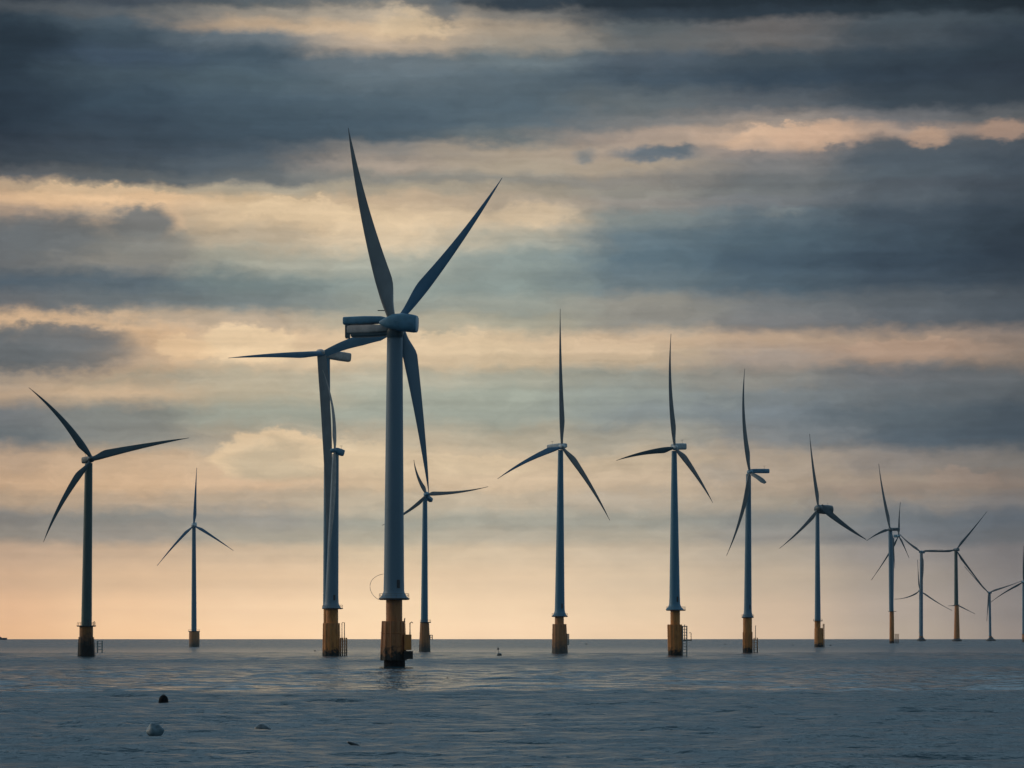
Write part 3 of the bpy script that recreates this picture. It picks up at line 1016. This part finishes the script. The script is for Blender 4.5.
turbine('dark orange footed wind turbine at the far right, one blade pointing up right',
        (956.4, 641.2), (956, 550),
        [(985.4, 513.5, 2.8, 1, -.4), (922.5, 551.6, 2.8, 1, .3), (987.5, 592, 2.8, -1, -.4)],
        (3.2, 4.2, 551, 955.9),
        {'plat': (605, 953.6, 959), 'lower': (605.2, 954.6, 958.8, 641.2, 953.8, 960), 'cx': 956.3}, flare=False, gravity=(952, 962, 637.8),
        yaw=8, nac=(959, 549.5, 954, 550, 3.2, .8), hubr=(1.6, -4), pile=P_YEL, mats=('dark', 'blade_dark', 'nacelle_dark'), rail=False)

turbine('tiny far turbine behind the dark orange footed tower, short blades at its sides',
        (957, 640.3), (957.4, 604.6),
        [(950.4, 604.9, 1.4, 1, 0), (973.4, 612.4, 1.6, 1, 0), (956.8, 590, 1.2, 1, 0)],
        (1.5, 2.0, 606, 957.2),
        {'plat': (634, 955.4, 959), 'lower': (634, 956, 958.2, 640.3, 956, 958.2), 'cx': 957}, flare=False,
        yaw=8, nac=(959.4, 604.6, 956.4, 604.6, 1.8, .8), hubr=(.9, -5), pile=P_PALE, mats=('mid', 'blade', 'nacelle'), rail=False, behind=120)

turbine('thin pale wind turbine with a low hub, last but one at the right',
        (990.4, 640.9), (988.6, 592.6),
        [(966, 568, 1.8, 1, .2), (1020, 581.6, 2.2, 1, -.4), (986.8, 619, 2.2, 1, 0)],
        (2.2, 2.6, 593.6, 989.6),
        {'plat': (636, 988.4, 992.4), 'lower': (636.2, 989, 991.8, 640.9, 989, 991.8), 'cx': 990.2}, flare=False, gravity=(986, 996, 638),
        yaw=10, nac=(991.6, 592.6, 988, 592.6, 2, .8), hubr=(1.1, -4), pile=P_PALE, mats=('mid', 'blade', 'nacelle'), rail=False)

turbine('wind turbine cut off by the right edge of the picture, one blade upright',
        (1024.4, 642), (1023.6, 582),
        [(1023.4, 548, 2.8, -1, .3), (992, 601.4, 2.4, 1, -1.2), (1050, 600, 2.6, 1, 0)],
        (3.4, 4.0, 583, 1024),
        {'plat': (634, 1021.6, 1027.4), 'lower': (634.2, 1022, 1027, 642, 1022, 1027), 'cx': 1024.2}, flare=False,
        yaw=10, nac=(1027, 582, 1022, 582, 3, .8), hubr=(1.7, -4), pile=P_PALE, mats=('mid', 'blade_dark', 'nacelle'), rail=False)


# ------------------------------------------------------------------ things afloat
def afloat(name, px, wy, label, cat, group=None):
    D = dist(wy)
    o = link(bpy.data.objects.new(name, None))
    o.location = ((px - 512) / F * D, D, drop(D))
    tag(o, label, cat, group)
    return o, F / D


def lump(seed, rx, ry, rz, amp=.16, nu=26, nv=16, zc=0.0, bumps=()):
    rg = random.Random(seed)
    ks = [(rg.uniform(-2.5, 2.5), rg.uniform(-2.5, 2.5), rg.uniform(-2.5, 2.5), rg.uniform(0, 6)) for _ in range(7)]
    ks += [(rg.uniform(-7, 7), rg.uniform(-7, 7), rg.uniform(-7, 7), rg.uniform(0, 6)) for _ in range(6)]
    rings = []
    for i in range(nv + 1):
        th = math.pi * (i + .02) / (nv + .04)
        ring = []
        for j in range(nu):
            ph = 2 * math.pi * j / nu
            d = Vector((math.sin(th) * math.cos(ph), math.sin(th) * math.sin(ph), -math.cos(th)))
            f = 1 + sum((amp / (3 if k < 7 else 8)) * math.sin(a * d.x + b * d.y + c * d.z + p) for k, (a, b, c, p) in enumerate(ks))
            for (bx_, by_, bz_, ba, bw) in bumps:
                f += ba * math.exp(-((d - Vector((bx_, by_, bz_)).normalized()).length / bw) ** 2)
            ring.append((rx * d.x * f, ry * d.y * f, rz * d.z * f + zc))
        rings.append(ring)
    m = MB()
    m.loft(rings)
    return m


# round black buoy
o, s = afloat('buoy', 163.5, 703.6, 'round black buoy with a ring on top floating in the open foreground water', 'buoy')
mb = MB()
r = 4.9 / s
mb.lathe([(r * .55, -r * .8), (r * .95, -.02), (r, r * .35), (r * .97, r * .8), (r * .84, r * 1.2), (r * .62, r * 1.52), (r * .34, r * 1.72), (r * .14, r * 1.78)], 0, 0, 30)
mb.build('float_body', M['black'], o)
mb = MB()
mb.tube([(-r * .18, 0, r * 1.72), (-r * .18, 0, r * 1.9), (0, 0, r * 2.0), (r * .18, 0, r * 1.9), (r * .18, 0, r * 1.72)], .035, 6)
mb.build('lifting_eye', M['steel'], o)
mb = MB()
mb.ring(0, 0, r * .3, r * 1.0, .05, 30)
mb.build('fender_band', M['black'], o)

rock = mat('wet_blue_grey_stone', (0.19, 0.28, 0.33), 0.45, 0, 2.5, 0.4)
D_ = dist(736.5)
q = D_ / F
ob = lump(5, 8.4 * q, 7.5 * q, 7.0 * q, .07, 40, 26, 5.4 * q, bumps=((-.3, -.3, 1, .28, .35), (.4, -.3, .8, .18, .25), (.95, -.3, .2, .22, .3), (-.75, -.4, .45, -.10, .25), (-.9, -.3, -.1, .10, .5), (.45, -.7, .6, -.12, .2))).build('boulder', rock)
ob.location = ((155 - 512) / F * D_, D_, drop(D_))
tag(ob, 'lumpy blue grey boulder standing out of the water nearest the bottom left', 'rock')

D_ = dist(730)
q = D_ / F
ob = lump(9, 8.5 * q, 7 * q, 4.4 * q, .22, 30, 14, .8 * q, bumps=((0, 0, 1, .35, .5),)).build('awash_rock', mat('dark_wet_stone', (0.11, 0.145, 0.165), 0.3, 0, 2.0, 0.4))
ob.location = ((263 - 512) / F * D_, D_, drop(D_))
tag(ob, 'low dark rock barely awash right of the blue grey boulder', 'rock')

# driftwood sloping out of the water
D_ = dist(748)
q = D_ / F
mb = MB()
mb.tube([(-6.5 * q, -.1, 5.8 * q), (-4.5 * q, 0, 5.2 * q), (-1 * q, .1, 3.6 * q), (3 * q, .1, 2.0 * q), (6.4 * q, 0, -.6 * q), (9 * q, 0, -2.5 * q)], [.05, .1, .14, .15, .13, .1], 8)
mb.tube([(-1 * q, .1, 3.6 * q), (-3 * q, .3, 2.0 * q), (-4 * q, .3, -1 * q)], [.1, .07, .05], 7)
ob = mb.build('driftwood', mat('wet_grey_wood', (0.07, 0.085, 0.095), 0.5, 0, 5, 0.35, stretch=(1, 4, 4)))
ob.location = ((354 - 512) / F * D_, D_, drop(D_))
tag(ob, 'short dark driftwood branch sloping into the water at the bottom', 'driftwood')

# marker buoy with a leaning mast
o, s = afloat('marker_buoy', 499, 655.8, 'small marker buoy with a thin mast and top mark right of the largest turbine', 'buoy')
q = 1 / s
mb = MB()
mb.lathe([(1.2 * q, -.6), (2.3 * q, -.05), (2.6 * q, .9 * q), (2.0 * q, 2.1 * q), (1.0 * q, 2.6 * q)], .4 * q, 0, 20)
mb.build('float_body', M['plat'], o)
mb = MB()
mb.tube([(-.2 * q, 0, 2 * q), (-.9 * q, 0, 6.4 * q)], .11, 6)
mb.build('mast', M['steel'], o)
mb = MB()
mb.lathe([(.2 * q, 5.6 * q), (.75 * q, 6.2 * q), (.8 * q, 7.6 * q), (.3 * q, 8.4 * q)], -.9 * q, 0, 14)
mb.build('top_mark', M['plat'], o)

# little net floats
first = None
floats = [
 (447.5, 679.2, 2.6, 'flat dark net float a little below and right of the largest turbine foot'),
 (586.5, 644.4, 1.3, 'dark net float near the horizon right of the middle turbine'),
 (725.0, 644.6, 1.0, 'dark net float near the horizon left of the turbine with the jutting nacelle'),
 (793.0, 645.4, 1.0, 'dark net float left of the turbine with the dark bulky nacelle'),
 (830.5, 645.6, 1.1, 'dark net float right of the turbine with the dark bulky nacelle'),
 (785.6, 662.6, 1.2, 'dark net float on open water right of the jutting nacelle turbine'),
 (897.5, 676.2, 1.4, 'dark net float on the open water below the far right group'),
 (315.0, 651.2, 1.3, 'dark net float just left of the thick towered turbine beside the largest'),
]
for px_, wy_, hw, lab in floats:
    D = dist(wy_)
    q = D / F
    if first is None:
        o = link(bpy.data.objects.new('net_float', None))
        mb = MB()
        mb.lathe([(.35, -.35), (.85, -.1), (1.0, .12), (.9, .36), (.55, .55), (.25, .6)], 0, 0, 18)
        b_ = mb.build('float_body', M['black'], o)
        mb = MB()
        mb.tube([(0, 0, .58), (.05, 0, .95)], [.12, .07], 6)
        st_ = mb.build('stub', M['black'], o)
        first = o
    else:
        o = link(first.copy())
        for ch in list(first.children):
            c = ch.copy()
            C.objects.link(c)
            c.parent = o
    k = hw * q
    o.scale = (k, k, k * .9)
    o.location = ((px_ - 512) / F * D, D, drop(D))
    tag(o, lab, 'float', 'dark net floats scattered on the sea')

# far ship on the horizon at the left edge
o, s = afloat('cargo_ship', 3, 639.8, 'tiny dark ship low on the horizon at the left edge', 'ship')
q = .62 / s
mb = MB()
for_ = [[(x * q, y, z) for x, y, z in ((-7 + a, 0, zz), (-5.5, -8, zz), (5.6, -8, zz), (7 - a, 0, zz), (5.6, 8, zz), (-5.5, 8, zz))] for a, zz in ((.8, -2), (0, .9 * q + 3))]
mb.loft(for_)
mb.build('hull', M['plat'], o, smooth=False)
mb = MB()
mb.box(-5 * q, -3.2 * q, -6, 6, .9 * q + 3, 2.2 * q + 3)
mb.box(-4.5 * q, -3.9 * q, -2, 2, 2.2 * q + 3, 2.8 * q + 3)
mb.build('bridge', M['plat'], o, smooth=False)


# ------------------------------------------------------------------ sea air
HAZE = 1.9e-5
mb = MB()
mb.box(-13500, 13500, -13500, 13500, -30, 260)
hz = mb.build('haze', None, None, smooth=False)
hz['kind'] = 'stuff'
m = bpy.data.materials.new('sea_air')
m.use_nodes = True
m.node_tree.nodes.clear()
pvn = m.node_tree.nodes.new('ShaderNodeVolumePrincipled')
pvn.inputs['Color'].default_value = (0.80, 0.86, 0.92, 1)
pvn.inputs['Density'].default_value = HAZE
mo = m.node_tree.nodes.new('ShaderNodeOutputMaterial')
m.node_tree.links.new(pvn.outputs[0], mo.inputs['Volume'])
hz.data.materials[0] = m
